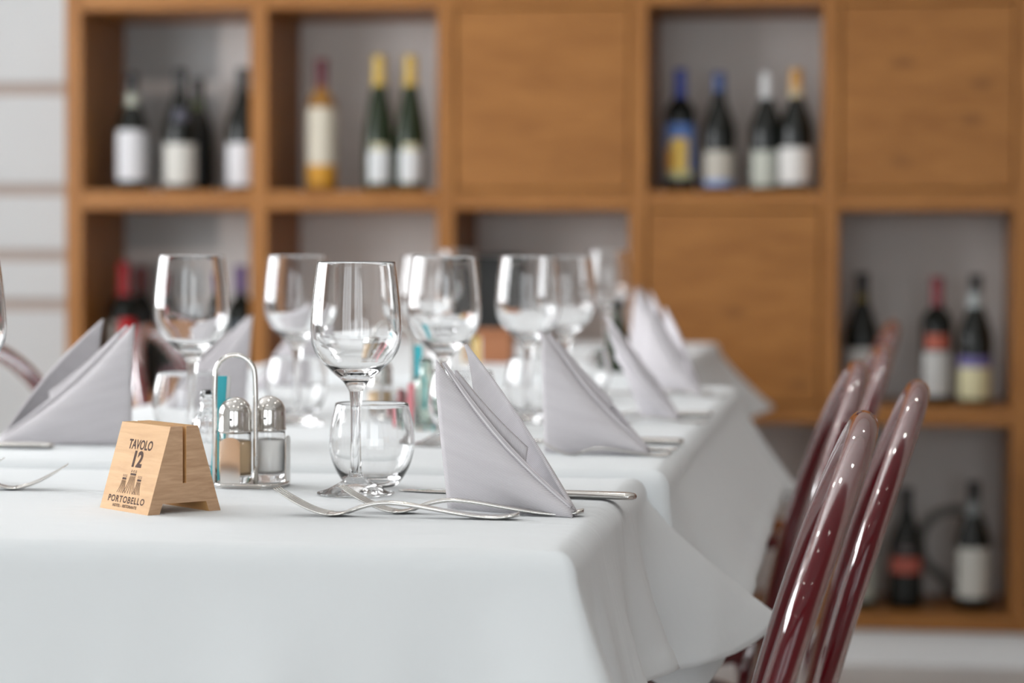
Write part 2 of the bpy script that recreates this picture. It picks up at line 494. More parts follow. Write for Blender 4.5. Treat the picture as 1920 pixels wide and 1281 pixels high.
# fourth cell of the top row
b = bottle(1275, 0, 3, 'bordeaux', 'bottle_black', cm((0.03, 0.06, 0.32), 0.3), 0.07, [(0.03, 0.165, 1.3, (0.10, 0.20, 0.50)), (0.045, 0.13, 0.62, (0.80, 0.55, 0.12), -0.1, 0.0010), (0.05, 0.105, 0.3, (0.70, 0.32, 0.03), -0.75, 0.0012), (0.032, 0.05, 0.9, (0.62, 0.60, 0.28), 0, 0.0012)], 'dark bottle with blue capsule and a blue label with a yellow picture', 0.12, 130)
bottle(1348, 0, 3, 'burgundy', 'bottle_black', cm((0.03, 0.07, 0.22), 0.3), 0.05, [(0.03, 0.10, 1.1, (0.55, 0.52, 0.45)), (0.006, 0.03, 1.1, (0.30, 0.40, 0.66))], 'dark bottle with short blue capsule and a cream label edged in pale blue', 0.12, 136)
bottle(1437, 0, 3, 'burgundy', 'bottle_black', cm((0.62, 0.63, 0.63), 0.35), 0.065, [(0.006, 0.10, 1.1, (0.52, 0.54, 0.47))], 'dark bottle with silver-white capsule and grey-green label', 0.14, 136)
bottle(1492, 0, 3, 'burgundy', 'bottle_black', cm((0.55, 0.29, 0.06), 0.35), 0.065, [(0.003, 0.105, 1.25, (0.76, 0.75, 0.72)), (0.228, 0.248, 3.0, (0.6, 0.5, 0.32), 0, 0.0011)], 'dark bottle with orange-gold capsule and large white label', 0.1, 130)
# middle row, first cell
RED = cm((0.34, 0.006, 0.012), 0.35)
bottle(232, 1, 0, 'bordeaux', 'bottle_black', RED, 0.075, [(0.125, 0.17, 0.55, (0.62, 0.005, 0.012), 0.25), (0.04, 0.165, 0.5, (0.42, 0.40, 0.36), -1.0, 0.0004), (0.03, 0.125, 0.5, (0.45, 0.46, 0.36), 0.6, 0.0004)], 'dark bottle with bright red capsule and red disc on its label, behind the left napkin', 0.12, 492)
bottle(264, 1, 0, 'bordeaux', 'bottle_black', cm((0.16, 0.005, 0.008), 0.35), 0.06, [], 'dark bottle with deep red capsule, behind the bright red one', 0.24, 500)
bottle(452, 1, 0, 'bordeaux', 'bottle_black', cm((0.08, 0.02, 0.16), 0.35), 0.06, [(0.13, 0.17, 0.8, (0.05, 0.07, 0.09))], 'dark bottle with purple capsule beside the shelf post', 0.12, 498)
bottle(325, 1, 0, 'bordeaux', 'bottle_black', cm((0.05, 0.01, 0.02), 0.35), 0.06, [(0.02, 0.11, 0.9, (0.20, 0.10, 0.12))], 'squat dark bottle with dull maroon label behind the left wine glass', 0.16, 610)
# middle row, last visible cell
bottle(1619, 1, 4, 'burgundy', 'bottle_black', BLK, 0.05, [(0.06, 0.125, 1.1, (0.62, 0.62, 0.60)), (0.232, 0.25, 0.7, (0.20, 0.15, 0.03))], 'black bottle with white label and gold neck tag, left in the right-hand cell', 0.12, 512)
bottle(1760, 1, 4, 'bordeaux', 'bottle_black', cm((0.20, 0.02, 0.03), 0.35), 0.068, [(0.02, 0.125, 1.0, (0.52, 0.52, 0.50)), (0.13, 0.165, 0.75, (0.42, 0.10, 0.06))], 'dark bottle with thin red capsule and red-topped white label', 0.12, 520)
bottle(1832, 1, 4, 'burgundy', 'bottle_black', BLK, 0.05, [(0.012, 0.085, 1.15, (0.66, 0.62, 0.38)), (0.085, 0.11, 1.15, (0.15, 0.13, 0.32)), (0.222, 0.256, 3.1, (0.36, 0.40, 0.40), 0, 0.0012)], 'dark bottle with pale yellow label topped in violet', 0.12, 516)
# bottom row, last visible cell
bottle(1706, 2, 4, 'burgundy', 'bottle_black', BLK, 0.05, [(0.088, 0.128, 1.2, (0.42, 0.10, 0.07)), (0.14, 0.165, 0.5, (0.10, 0.08, 0.08))], 'dark bottle with narrow red label in the lowest cell', 0.12, 915)
bottle(1833, 2, 4, 'burgundy', 'bottle_black', BLK, 0.05, [(0.03, 0.145, 1.15, (0.62, 0.62, 0.57)), (0.22, 0.25, 2.2, (0.22, 0.24, 0.24), 0, 0.0012)], 'dark bottle with tall white label in the lowest cell', 0.12, 903)
bottle(1622, 2, 4, 'bordeaux', 'bottle_green', BLK, 0.05, [(0.02, 0.14, 1.2, (0.5, 0.52, 0.45))], 'bottle with pale label behind the red chairs in the lowest cell', 0.12, 925)
# bent metal bottle rest in the lowest cell
zl = LEV[3][1]
c0 = on_y(1790, 1020, YC + 0.26)
pts = []
for k in range(31):
    a = math.radians(35 + 215 * k / 30)
    pts.append((0.085 * math.cos(a), 0, 0.085 * math.sin(a)))
ctail = [(-0.02, 0, -0.10), (0.0, 0, -0.125), (0.02, 0, -(c0.z - zl) + 0.012), (0.07, 0, -(c0.z - zl) + 0.012)]
V, F = tube_data(smooth_prof(pts + ctail, 2), 0.012, 10)
o = mesh('bottle_holder', V, F, 'grey_metal', None, True, loc=c0)
tag(o, 'curved grey metal bottle holder at the back of the lowest cell', 'bottle holder')
# black box in the third cell of the middle row
x0, x1, z0, z1 = CELL[(1, 2)]
p = on_y(917, 500, YC + 0.06)
bt = thing('storage_box', 'black box standing in the middle cell behind the wine glasses', 'box', (p.x, YC + 0.15, z0))
V, F = box_data(-0.06, 0.06, -0.09, 0.09, 0, 0.33, 0.004); mesh('body', V, F, 'black_box', bt)
V, F = box_data(-0.062, 0.062, -0.092, 0.092, 0.33, 0.36, 0.004); mesh('lid', V, F, 'black_box', bt)

# ------------------------------------------------------------------ tables and cloths
def table(x0, x1, y0, y1, ztop, label):
    t = thing('dining_table', label, 'table', ((x0 + x1) / 2, (y0 + y1) / 2, 0), 0, 'tables under white cloths')
    hx, hy = (x1 - x0) / 2 - 0.006, (y1 - y0) / 2 - 0.006
    v, f = box_data(-hx, hx, -hy, hy, ztop - 0.033, ztop - 0.003, 0.004); mesh('tabletop', v, f, 'table_board', t)
    for sx in (-1, 1):
        for sy in (-1, 1):
            cx, cy = sx * 0.09, sy * (hy - 0.07)
            v, f = box_data(cx - 0.022, cx + 0.022, cy - 0.022, cy + 0.022, 0, ztop - 0.033, 0.004); mesh('leg', v, f, 'table_leg', t)
def cloth(x0, x1, y0, y1, ztop, drop, outs, flare, label, seed, amp=1.0):
    """white cloth: flat top, soft bend over the edge, hanging sides with folds, corners thrown out as ridges"""
    rnd = random.Random(seed)
    cx, cy = (x0 + x1) / 2, (y0 + y1) / 2
    corners = [(x0, y0), (x1, y0), (x1, y1), (x0, y1)]
    nrm = [(0, -1), (1, 0), (0, 1), (-1, 0)]
    P = []
    for s in range(4):
        a, b = Vector(corners[s]), Vector(corners[(s + 1) % 4])
        L = (b - a).length; n = Vector(nrm[s])
        N = max(24, int(L / 0.008))
        ph = [rnd.uniform(0, 6.28) for _ in range(3)]
        for i in range(N):
            # denser near the corners
            u = i / N
            q = u - math.sin(4 * PI * u) * 0.0
            d = q * L; dc = min(d, L - d)
            near = s if d < L - d else (s + 1) % 4
            dg = (Vector(nrm[near - 1]) + Vector(nrm[near])).normalized()
            e = math.exp(-dc / 0.045)
            dirv = (n * (1 - e) + dg * e).normalized()
            w = 1 - math.exp(-dc / 0.05)
            fold = amp * w * (0.010 * math.sin(d * 23 + ph[0]) + 0.007 * math.sin(d * 41 + ph[1]) + 0.004 * math.sin(d * 67 + ph[2]))
            valley = -0.05 * math.exp(-((dc - 0.085) / 0.03) ** 2)
            fl = flare[near] * math.exp(-(dc / 0.05) ** 1.3)
            out = outs[s] * (1 - e) + fl + valley * min(1, flare[near] / 0.15) + fold
            Lp = drop * (1 + 0.42 * math.exp(-dc / 0.06))
            P.append((a + (b - a) * q, dirv, out, Lp, fold))
    V, F = [], []
    n = len(P)
    rb = 0.020
    rings = []
    # top rings (from the middle outward)
    for fct in (0.0, 0.5, 0.8, 0.93):
        r = []
        for (b, dv, out, Lp, fo) in P:
            c = Vector((cx, cy)); q = c + (b - c) * fct
            r.append(Vector((q.x, q.y, ztop)))
        rings.append(r)
    K = 26
    T = [0.0]
    for k in range(1, 7): T.append(k / 6 * rb * 1.57)
    for k in range(1, K + 1): T.append(-k / K)
    for t in T:
        r = []
        for (b, dv, out, Lp, fo) in P:
            bi = b - dv * rb
            if t >= 0:
                a = t / rb
                p = bi + dv * rb * math.sin(a); z = ztop - rb * (1 - math.cos(a))
            else:
                g = -t; rest = Lp - rb * 1.57
                # outward travel grows along the drop, length along the cloth stays
                oo = out * (g ** 1.15) + (0.0014 if g > 0.86 else 0.0)
                slope = min(0.86, abs(out) / rest)
                zz = rest * g * math.sqrt(max(0.05, 1 - slope * slope * 0.95))
                p = bi + dv * (rb + oo); z = ztop - rb - zz
            r.append(Vector((p.x, p.y, z)))
        rings.append(r)
    for r in rings[1:]:
        V += [(v.x - cx, v.y - cy, v.z) for v in r]
    V.append((0, 0, ztop)); ci = len(V) - 1
    R = len(rings) - 1
    for i in range(n):
        F.append((ci, i, (i + 1) % n))
    for k in range(R - 1):
        for i in range(n):
            j = (i + 1) % n
            F.append((k * n + i, (k + 1) * n + i, (k + 1) * n + j, k * n + j))
    o = mesh('tablecloth', V, F, 'cloth_white', None, True, loc=(cx, cy, 0))
    sm = o.modifiers.new('thickness', 'SOLIDIFY'); sm.thickness = 0.001; sm.offset = -1
    tag(o, label, 'tablecloth')
    return o
XR, XLF = -0.193, -0.972
T1 = (XLF, XR, 1.70, 2.298)
T2 = (XLF, XR + 0.02, 2.312, 3.83)
T3 = (-1.06, -0.295, 3.86, 5.45)
Z1, Z2, Z3 = TZ, TZ + 0.005, TZ + 0.015
for T, z, nm in ((T1, Z1, 'nearest dining table under the front white cloth'), (T2, Z2, 'middle dining table under the second white cloth'), (T3, Z3, 'farthest dining table, under the cloth next to the wine shelf')):
    table(*T, z, nm)
cloth(*T1, Z1, 0.165, [0.03, 0.03, 0.0, 0.03], [0.10, 0.10, 0.165, 0.02], 'white tablecloth on the nearest table, corners flaring out at the right', 3)
cloth(*T2, Z2, 0.165, [0.0, 0.075, 0.0, 0.05], [0.02, 0.03, 0.11, 0.1], 'white tablecloth on the middle table behind the front one', 8, 0.08)
cloth(*T3, Z3, 0.165, [0.0, 0.07, 0.02, 0.05], [0.02, 0.05, 0.15, 0.1], 'white tablecloth on the far table close to the wine shelf', 15, 0.5)

# ------------------------------------------------------------------ glassware
def wine_glass_proto(label, loc):
    t = thing('wine_glass', label, 'wine glass', loc, 0, 'wine glasses on the tables')
    outer = smooth_prof([(0.0060, 0.091), (0.0110, 0.099), (0.0172, 0.1045), (0.0246, 0.1115), (0.0335, 0.1205), (0.0385, 0.131), (0.0401, 0.143), (0.0396, 0.157), (0.0378, 0.178), (0.0345, 0.2035)], 4)
    rim = [(0.0343, 0.2046), (0.0337, 0.2050), (0.0332, 0.2046)]
    inner = smooth_prof([(0.0332, 0.2035), (0.0366, 0.178), (0.0384, 0.157), (0.0388, 0.143), (0.0370, 0.132), (0.0318, 0.1222), (0.0228, 0.1135), (0.0130, 0.1085), (0.0050, 0.1068), (0.0, 0.1066)], 4)
    V, F = lathe_data(outer + rim + inner, 64); mesh('bowl', V, F, 'glass', t, True)
    st = smooth_prof([(0.0058, 0.0185), (0.0049, 0.028), (0.0046, 0.045), (0.0046, 0.065), (0.0050, 0.080), (0.0060, 0.091)], 5)
    V, F = lathe_data(st, 40); mesh('stem', V, F, 'glass', t, True)
    ft = [(0.0, 0.0035), (0.012, 0.0028), (0.026, 0.0006), (0.0325, 0.0003), (0.0342, 0.0008), (0.0342, 0.0016)] + smooth_prof([(0.0336, 0.0022), (0.026, 0.0044), (0.0175, 0.0088), (0.0105, 0.0132), (0.0078, 0.0155), (0.0070, 0.0168), (0.0058, 0.0185)], 4)
    V, F = lathe_data(ft, 64); mesh('foot', V, F, 'glass', t, True)
    return t
g1 = on_z(667, 928, Z1)
wg = wine_glass_proto('sharp wine glass at the front of the nearest table, beside the grey napkin', (g1.x, g1.y, Z1 + 0.0004))
def at(px, Y, z):
    p = on_y(px, 480, Y); return (p.x, Y, z + 0.0004)
for px, Y, z, lab in (
    (-73, 2.09, Z1, 'wine glass cut off by the left picture edge on the nearest table'),
    (360, 2.485, Z2, 'wine glass in front of the red-capped bottles, behind the condiment caddy'),
    (557, 2.86, Z2, 'wine glass just left of the front glass, a row further back'),
    (833, 2.57, Z2, 'blurred wine glass right of the front glass, above the napkin peak'),
    (800, 3.42, Z2, 'wine glass mostly hidden behind the one above the napkin peak'),
    (991, 2.95, Z2, 'wine glass left of the overlapping pair at the right of the glasses'),
    (1062, 3.22, Z2, 'wine glass right of the overlapping pair, next to the napkin row'),
    (1140, 4.25, Z3, 'faint far wine glass at the right end, before the shelf door'),
    (856, 4.6, Z3, 'faint far wine glass whose rim rises above the middle glass'),
):
    dup(wg, lab, at(px, Y, z), rz=random.Random(px).uniform(0, 6))
def water_glass_proto(label, loc):
    t = thing('water_glass', label, 'water glass', loc, 0, 'stemless water glasses on the tables')
    outer = smooth_prof([(0.0, 0.0), (0.016, 0.0), (0.0225, 0.0022), (0.0285, 0.009), (0.0345, 0.020), (0.0382, 0.034), (0.0388, 0.044), (0.0368, 0.060), (0.0332, 0.0755)], 4)
    rim = [(0.0329, 0.0766), (0.0323, 0.0768), (0.0319, 0.0763)]
    inner = smooth_prof([(0.0318, 0.0755), (0.0352, 0.060), (0.0371, 0.044), (0.0364, 0.034), (0.0322, 0.021), (0.0250, 0.0115), (0.0150, 0.0072), (0.0, 0.0064)], 4)
    V, F = lathe_data(outer[1:-1] + [outer[-1]] + rim + inner, 64)
    n = 64
    mesh('tumbler_glass', V, F, 'glass', t, True)
    return t
g = on_z(697, 915, Z1)
wt = water_glass_proto('round stemless water glass behind the front wine glass stem', (g.x, g.y, Z1 + 0.0004))
for px, Y, z, lab in (
    (352, 2.56, Z2, 'water glass below the left wine glass, behind the wooden block'),
    (556, 2.98, Z2, 'water glass below the wine glass left of the front one'),
    (868, 2.66, Z2, 'water glass hidden behind the front napkin peak'),
    (1005, 3.02, Z2, 'water glass between the front napkin and the second napkin'),
    (842, 3.5, Z2, 'water glass far back behind the caddy with the blue sachet'),
    (1095, 3.4, Z2, 'water glass behind the second napkin'),
):
    dup(wt, lab, at(px, Y, z), rz=random.Random(px).uniform(0, 6))

# ------------------------------------------------------------------ napkins
def wing(C, A, B, out, bul, name, parent, rot, edge=0.0, nu=22, nv=16, bow=0.0):
    """a triangular folded flap: tip C on the table, top A, foot B"""
    C, A, B = Vector(C), Vector(A), Vector(B)
    nn = (B - C).cross(A - C).normalized() * out
    V, UV, F = [], [], []
    slope_n = (A - B) - (A - C) * ((A - B).dot(A - C) / (A - C).length_squared); slope_n.normalize()
    ax = (B - C).normalized(); ay = nn.cross(ax).normalized()
    if ay.z < 0: ay = -ay
    for i in range(nu + 1):
        u = 0.035 + 0.965 * i / nu
        for j in range(nv + 1):
            v = j / nv
            p = C + ((B - C) * (1 - v) + (A - C) * v) * u
            b = bul * math.sin(PI * min(1, u * 1.0)) ** 0.8 * math.sin(PI * (0.12 + 0.88 * v)) if u < 1 else 0
            # the sloping edge rolls inward a little
            roll = -edge * max(0, (v - 0.8) / 0.2) ** 2
            q = p + nn * (b + roll) + slope_n * (bow * math.sin(PI * u) * v * v)
            q.z = max(q.z, 0.0006)
            V.append(q)
            d = p - C
            x, y = d.dot(ax), d.dot(ay)
            UV.append((x * math.cos(rot) - y * math.sin(rot), x * math.sin(rot) + y * math.cos(rot)))
    for i in range(nu):
        for j in range(nv):
            a = i * (nv + 1) + j
            F.append((a, a + 1, a + nv + 2, a + nv + 1))
    o = mesh(name, V, F, 'napkin_grey', parent, True, UV)
    s = o.modifiers.new('cloth_layers', 'SOLIDIFY'); s.thickness = 0.0028; s.offset = 0.0
    return o
def hem(path, r, name, parent):
    P = smooth_prof(path, 6)
    V, F = tube_data(P, [r * (0.7 + 0.3 * math.sin(PI * i / (len(P) - 1))) for i in range(len(P))], 10)
    UV = [((i % 10) * 0.0006, (i // 10) * 0.004) for i in range(len(V))]
    return mesh(name, V, F, 'napkin_grey', parent, True, UV)
def napkin(label, loc, rz, a1, b1, a2, b2, flip=1):
    t = thing('folded_napkin', label, 'napkin', loc, rz, 'folded grey napkins')
    f = flip
    X = lambda p: (p[0] * f, p[1], p[2])
    C = (0.0, 0.0, 0.001)
    wing(X(C), X(a1), X(b1), -f if f > 0 else 1, 0.006, 'front_flap', t, 1.35, 0.004, bow=-0.008)
    wing(X((0.0, 0.004, 0.001)), X(a2), X(b2), 1 if f > 0 else -1, 0.007, 'back_flap', t, -1.2, 0.003, bow=0.008)
    A, B = Vector(a1), Vector(b1); A2 = Vector(a2)
    # rolled double edge along the slope of the front flap
    off = Vector((0.003, 0.0045, 0.0))
    pth = [tuple(Vector(C) + (A - Vector(C)) * s + off * (0.4 + s) + Vector((-0.0050, 0, -0.0055)) * math.sin(PI * s) + Vector((0, 0, 0.002))) for s in (0.05, 0.25, 0.5, 0.75, 0.97)]
    hem([X(p) for p in pth], 0.0026, 'folded_edge', t)
    # inner pleat, ends short with a square end
    n = 14; V, F, UV = [], [], []
    for i in range(n + 1):
        s = 0.40 + 0.50 * i / n
        top = Vector(C) + (A - Vector(C)) * s + Vector((0.005, 0.011, 0.004 - 0.003 * math.sin(PI * i / n)))
        for j in range(5):
            q = top + Vector((-0.0012, 0.0006, -0.0085)) * j
            V.append(X(tuple(q))); UV.append((s * 0.17, j * 0.008))
    for i in range(n):
        for j in range(4):
            a = i * 5 + j
            F.append((a, a + 1, a + 6, a + 5))
    o = mesh('inner_pleat', V, F, 'napkin_grey', t, True, UV)
    s = o.modifiers.new('cloth_layers', 'SOLIDIFY'); s.thickness = 0.004; s.offset = 0.0
    return t
NA1, NB1, NA2, NB2 = (-0.126, 0.047, 0.124), (-0.114, 0.052, 0.001), (-0.106, 0.105, 0.136), (-0.092, 0.125, 0.001)
c = on_z(1083, 972, Z1)
napkin('sharp grey folded napkin standing on the nearest table', (c.x, c.y, Z1), 0, NA1, NB1, NA2, NB2)
c = on_z(1224, 856, Z2)
napkin('grey folded napkin right behind the sharp front one', (c.x, c.y, Z2), 0.10, (-0.116, 0.035, 0.127), (-0.112, 0.035, 0.001), (-0.118, 0.075, 0.128), (-0.10, 0.09, 0.001))
c = on_z(1276, 790, Z2)
napkin('grey folded napkin, third in the row on the right', (c.x, c.y, Z2), -0.15, (-0.105, 0.03, 0.118), (-0.06, 0.05, 0.001), (-0.118, 0.09, 0.130), (-0.08, 0.12, 0.001))
c = on_z(1316, 742, Z2)
napkin('grey folded napkin, fourth in the row on the right', (c.x, c.y, Z2), 0.0, (-0.085, 0.04, 0.13), (-0.09, 0.05, 0.001), (-0.06, 0.10, 0.128), (-0.07, 0.12, 0.001))
c = on_y(1278, 480, 4.3)
napkin('grey folded napkin on the far table, tallest peak before the shelf door', (c.x, c.y, Z3), 0.0, (-0.085, 0.04, 0.14), (-0.10, 0.05, 0.001), (-0.06, 0.09, 0.13), (-0.07, 0.12, 0.001))
c = on_z(-8, 833, Z2)
napkin('grey folded napkin at the left edge with two pointed peaks', (c.x, c.y, Z2), 0, (-0.152, 0.005, 0.131), (-0.150, 0.005, 0.001), (-0.100, 0.06, 0.135), (-0.082, 0.08, 0.001), -1)
c = on_y(285, 480, 3.02)
napkin('grey folded napkin seen behind the left wine glass', (c.x, c.y, Z2), 0, (-0.128, 0.02, 0.128), (-0.115, 0.03, 0.001), (-0.10, 0.09, 0.120), (-0.08, 0.11, 0.001), -1)
c = on_y(470, 480, 3.58)
napkin('grey folded napkin seen through the glass left of the front one', (c.x, c.y, Z2), 0, (-0.10, 0.02, 0.128), (-0.10, 0.03, 0.001), (-0.08, 0.09, 0.120), (-0.08, 0.11, 0.001), -1)

# ------------------------------------------------------------------ cutlery
def strip(prof, cross):
    """sweep: prof list of (x, z, halfwidth, halfthick)"""
    V, F = [], []
    n = len(cross)
    for (x, z, w, h) in prof:
        for (cy, cz) in cross:
            V.append((x, cy * w, z + cz * h))
    for i in range(len(prof) - 1):
        for k in range(n):
            a, b = i * n + k, i * n + (k + 1) % n
            F.append((a, a + n, b + n, b))
    F.append(tuple(range(n))); F.append(tuple(reversed(range((len(prof) - 1) * n, len(prof) * n))))
    return V, F
RND = [(math.cos(a) if abs(math.cos(a)) > 0.01 else 0, math.sin(a)) for a in [2 * PI * k / 12 for k in range(12)]]
def fork_proto(label, loc, rz):
    t = thing('fork', label, 'fork', loc, rz, 'forks on the tables')
    zc = lambda x: None
    keys = [(0.0, 0.0225), (0.012, 0.0150), (0.026, 0.0078), (0.040, 0.0030), (0.052, 0.0024), (0.062, 0.0048), (0.075, 0.0092), (0.090, 0.0118), (0.110, 0.0105), (0.135, 0.0068), (0.160, 0.0034), (0.178, 0.0022), (0.190, 0.0030), (0.200, 0.0050)]
    kz = smooth_prof(keys, 4)
    def z_at(x):
        for (xa, za), (xb, zb) in zip(kz, kz[1:]):
            if xa <= x <= xb:
                return za + (zb - za) * (x - xa) / max(1e-9, xb - xa)
        return kz[-1][1]
    wk = [(0.0445, 0.0118), (0.050, 0.0116), (0.056, 0.0098), (0.062, 0.0064), (0.068, 0.0040), (0.080, 0.0030), (0.100, 0.0031), (0.130, 0.0048), (0.160, 0.0072), (0.180, 0.0086), (0.192, 0.0084), (0.198, 0.0058), (0.200, 0.0020)]
    pr = [(x, z_at(x), w, 0.0014 if x < 0.06 else 0.0020) for x, w in smooth_prof(wk, 4)]
    V, F = strip(pr, RND); mesh('handle', V, F, 'steel', t, True)
    for k in range(4):
        yc = (k - 1.5) * 0.0062
        P = []
        for i in range(13):
            x = 0.046 * (1 - i / 12)
            P.append((x, z_at(x), 0.0019 * (1 if i < 9 else 1 - 0.18 * (i - 8)), 0.0012 * (1 if i < 9 else 1 - 0.15 * (i - 8))))
        V, F = strip(list(reversed(P)), RND)
        V = [(x, y + yc, z) for x, y, z in V]
        mesh('tine', V, F, 'steel', t, True)
    return t
p0 = on_z(622, 984, Z1); p1 = on_z(985, 986, Z1)
x_t = on_y(518, 930, 1.912).x
fk = fork_proto('left of the two overlapping forks in front of the sharp napkin', (x_t, 1.911, Z1 - 0.0002), -0.015)
x_t = on_y(640, 930, 1.94).x
dup(fk, 'right of the two overlapping forks, its end beyond the napkin tip', (x_t, 1.938, Z1 - 0.0002), 0.02)
p = on_y(127, 880, 2.085)
dup(fk, 'fork with raised tines pointing right at the left picture edge', (p.x, 2.085, Z1 - 0.0002), PI + 0.25)
p = on_y(10, 875, 2.14)
dup(fk, 'second fork at the left edge, only the tine tips in the picture', (p.x, 2.135, Z1 - 0.0002), PI + 0.22)
for px, Y, rz, lab, z in (
    (1012, 2.475, 0.02, 'small fork under the second napkin, nearer of two', Z2),
    (1030, 2.545, 0.0, 'small fork under the second napkin, farther of two', Z2),
    (1120, 2.97, 0.0, 'small fork in front of the third napkin', Z2),
    (1185, 3.52, 0.0, 'small fork in front of the fourth napkin', Z2),
):
    p = on_y(px, 800, Y)
    dup(fk, lab, (p.x, Y, z - 0.0002), rz, scale=(0.68, 0.68, 0.68))
def knife_proto(label, loc, rz):
    t = thing('knife', label, 'knife', loc, rz, 'knives on the tables')
    bl = smooth_prof([(0.0, 0.0010, 0.0015, 0.0005), (0.008, 0.0012, 0.006, 0.0007), (0.03, 0.0014, 0.0095, 0.0009), (0.08, 0.0018, 0.0098, 0.0011), (0.105, 0.0022, 0.0085, 0.0016), (0.112, 0.0026, 0.0060, 0.0022)], 4)
    V, F = strip(bl, RND); mesh('blade', V, F, 'steel', t, True)
    hd = smooth_prof([(0.112, 0.0028, 0.0058, 0.0024), (0.125, 0.0034, 0.0060, 0.0030), (0.17, 0.0040, 0.0078, 0.0033), (0.21, 0.0040, 0.0092, 0.0035), (0.219, 0.0040, 0.0084, 0.0032), (0.2225, 0.0038, 0.0040, 0.0020)], 4)
    V, F = strip(hd, RND); mesh('handle', V, F, 'steel', t, True)
    return t
ka, kb = on_z(748, 921, Z1), on_z(1193, 940, Z1)
kn = knife_proto('steel knife lying behind the sharp napkin', (ka.x, ka.y, Z1), math.atan2(kb.y - ka.y, kb.x - ka.x))
for px, py, z, rz, lab in (
    (905, 828, Z2, -0.02, 'knife lying behind the second napkin'),
    (1012, 778, Z2, 0.0, 'knife lying behind the third napkin'),
    (1055, 738, Z2, 0.0, 'knife lying behind the fourth napkin'),
    (118, 838, Z2, PI, 'knife in front of the left-edge napkin'),
):
    p = on_z(px, py, z)
    if rz > 3:
        p.x -= 0.0
        dup(kn, lab, (p.x - 0.2225, p.y - 0.03, z), 0.0)
    else:
        dup(kn, lab, (p.x, p.y, z), rz)

# ------------------------------------------------------------------ wooden table number
SIGN_W, SIGN_L, SIGN_H, TOPW = 0.0690, 0.0780, 0.0710, 0.0260
def sign_block(label, loc, rz):
    """cross-section in local x (w), extruded along local y; the sign face is the -x slope"""
    t = thing('table_number_block', label, 'table sign', loc, rz)
    h = SIGN_W / 2; tw = TOPW / 2; H = SIGN_H
    nx, nh = 0.0110, 0.0085                 # feet width and notch height
    k = (h - tw) / H
    sl = 0.0017                              # slot half width
    sd = 0.0245                              # slot bottom height
    sec = [(-h, 0), (-h + nx, 0), (-h + nx + 0.003, nh), (h - nx - 0.003, nh), (h - nx, 0), (h, 0), (tw, H), (sl, H), (sl, sd), (-sl, sd), (-sl, H), (-tw, H)]
    V = [(x, 0, z) for x, z in sec] + [(x, SIGN_L, z) for x, z in sec]
    n = len(sec); F = []
    for i in range(n):
        j = (i + 1) % n
        F.append((i, j, n + j, n + i)[::-1])
    # the end faces as quads
    ends = [(0, 1, 2), (3, 4, 5), (0, 2, 9, 10, 11), (3, 5, 6, 7, 8), (2, 3, 8, 9)]
    for e in ends:
        F.append(e); F.append(tuple(n + q for q in reversed(e)))
    body = mesh('block', V, F, 'beech', t)
    body.data.materials.append(MATS['beech_end'])
    for pl in body.data.polygons:
        if pl.index >= n:
            pl.material_index = 1
    # sign face frame: u runs along +y seen from -x as right-to-left, so flip
    ang = math.atan2(h - tw, H)
    M = Matrix(((0, math.sin(ang), -math.cos(ang), -h), (-1, 0, 0, SIGN_L), (0, math.cos(ang), math.sin(ang), 0), (0, 0, 0, 1)))
    return t, M
def lettering(body, font_size, cx, cy, parent, M, name, sx=1.0, bold=0.0, space=1.0):
    cu = bpy.data.curves.new(name, 'FONT'); cu.body = body; cu.size = font_size
    cu.align_x = 'CENTER'; cu.align_y = 'CENTER'; cu.offset = bold; cu.space_character = space; cu.resolution_u = 3
    tmp = bpy.data.objects.new(name, cu); COL.objects.link(tmp)
    bpy.context.view_layer.update()
    me = bpy.data.meshes.new_from_object(tmp.evaluated_get(bpy.context.evaluated_depsgraph_get()))
    bpy.data.objects.remove(tmp, do_unlink=True); bpy.data.curves.remove(cu)
    for v in me.vertices:
        v.co = M @ Vector((cx + v.co.x * sx, cy + v.co.y, 0.00012))
    me.materials.clear(); me.materials.append(MATS['burnt'])
    o = bpy.data.objects.new(name, me); COL.objects.link(o); o.parent = parent
    return o
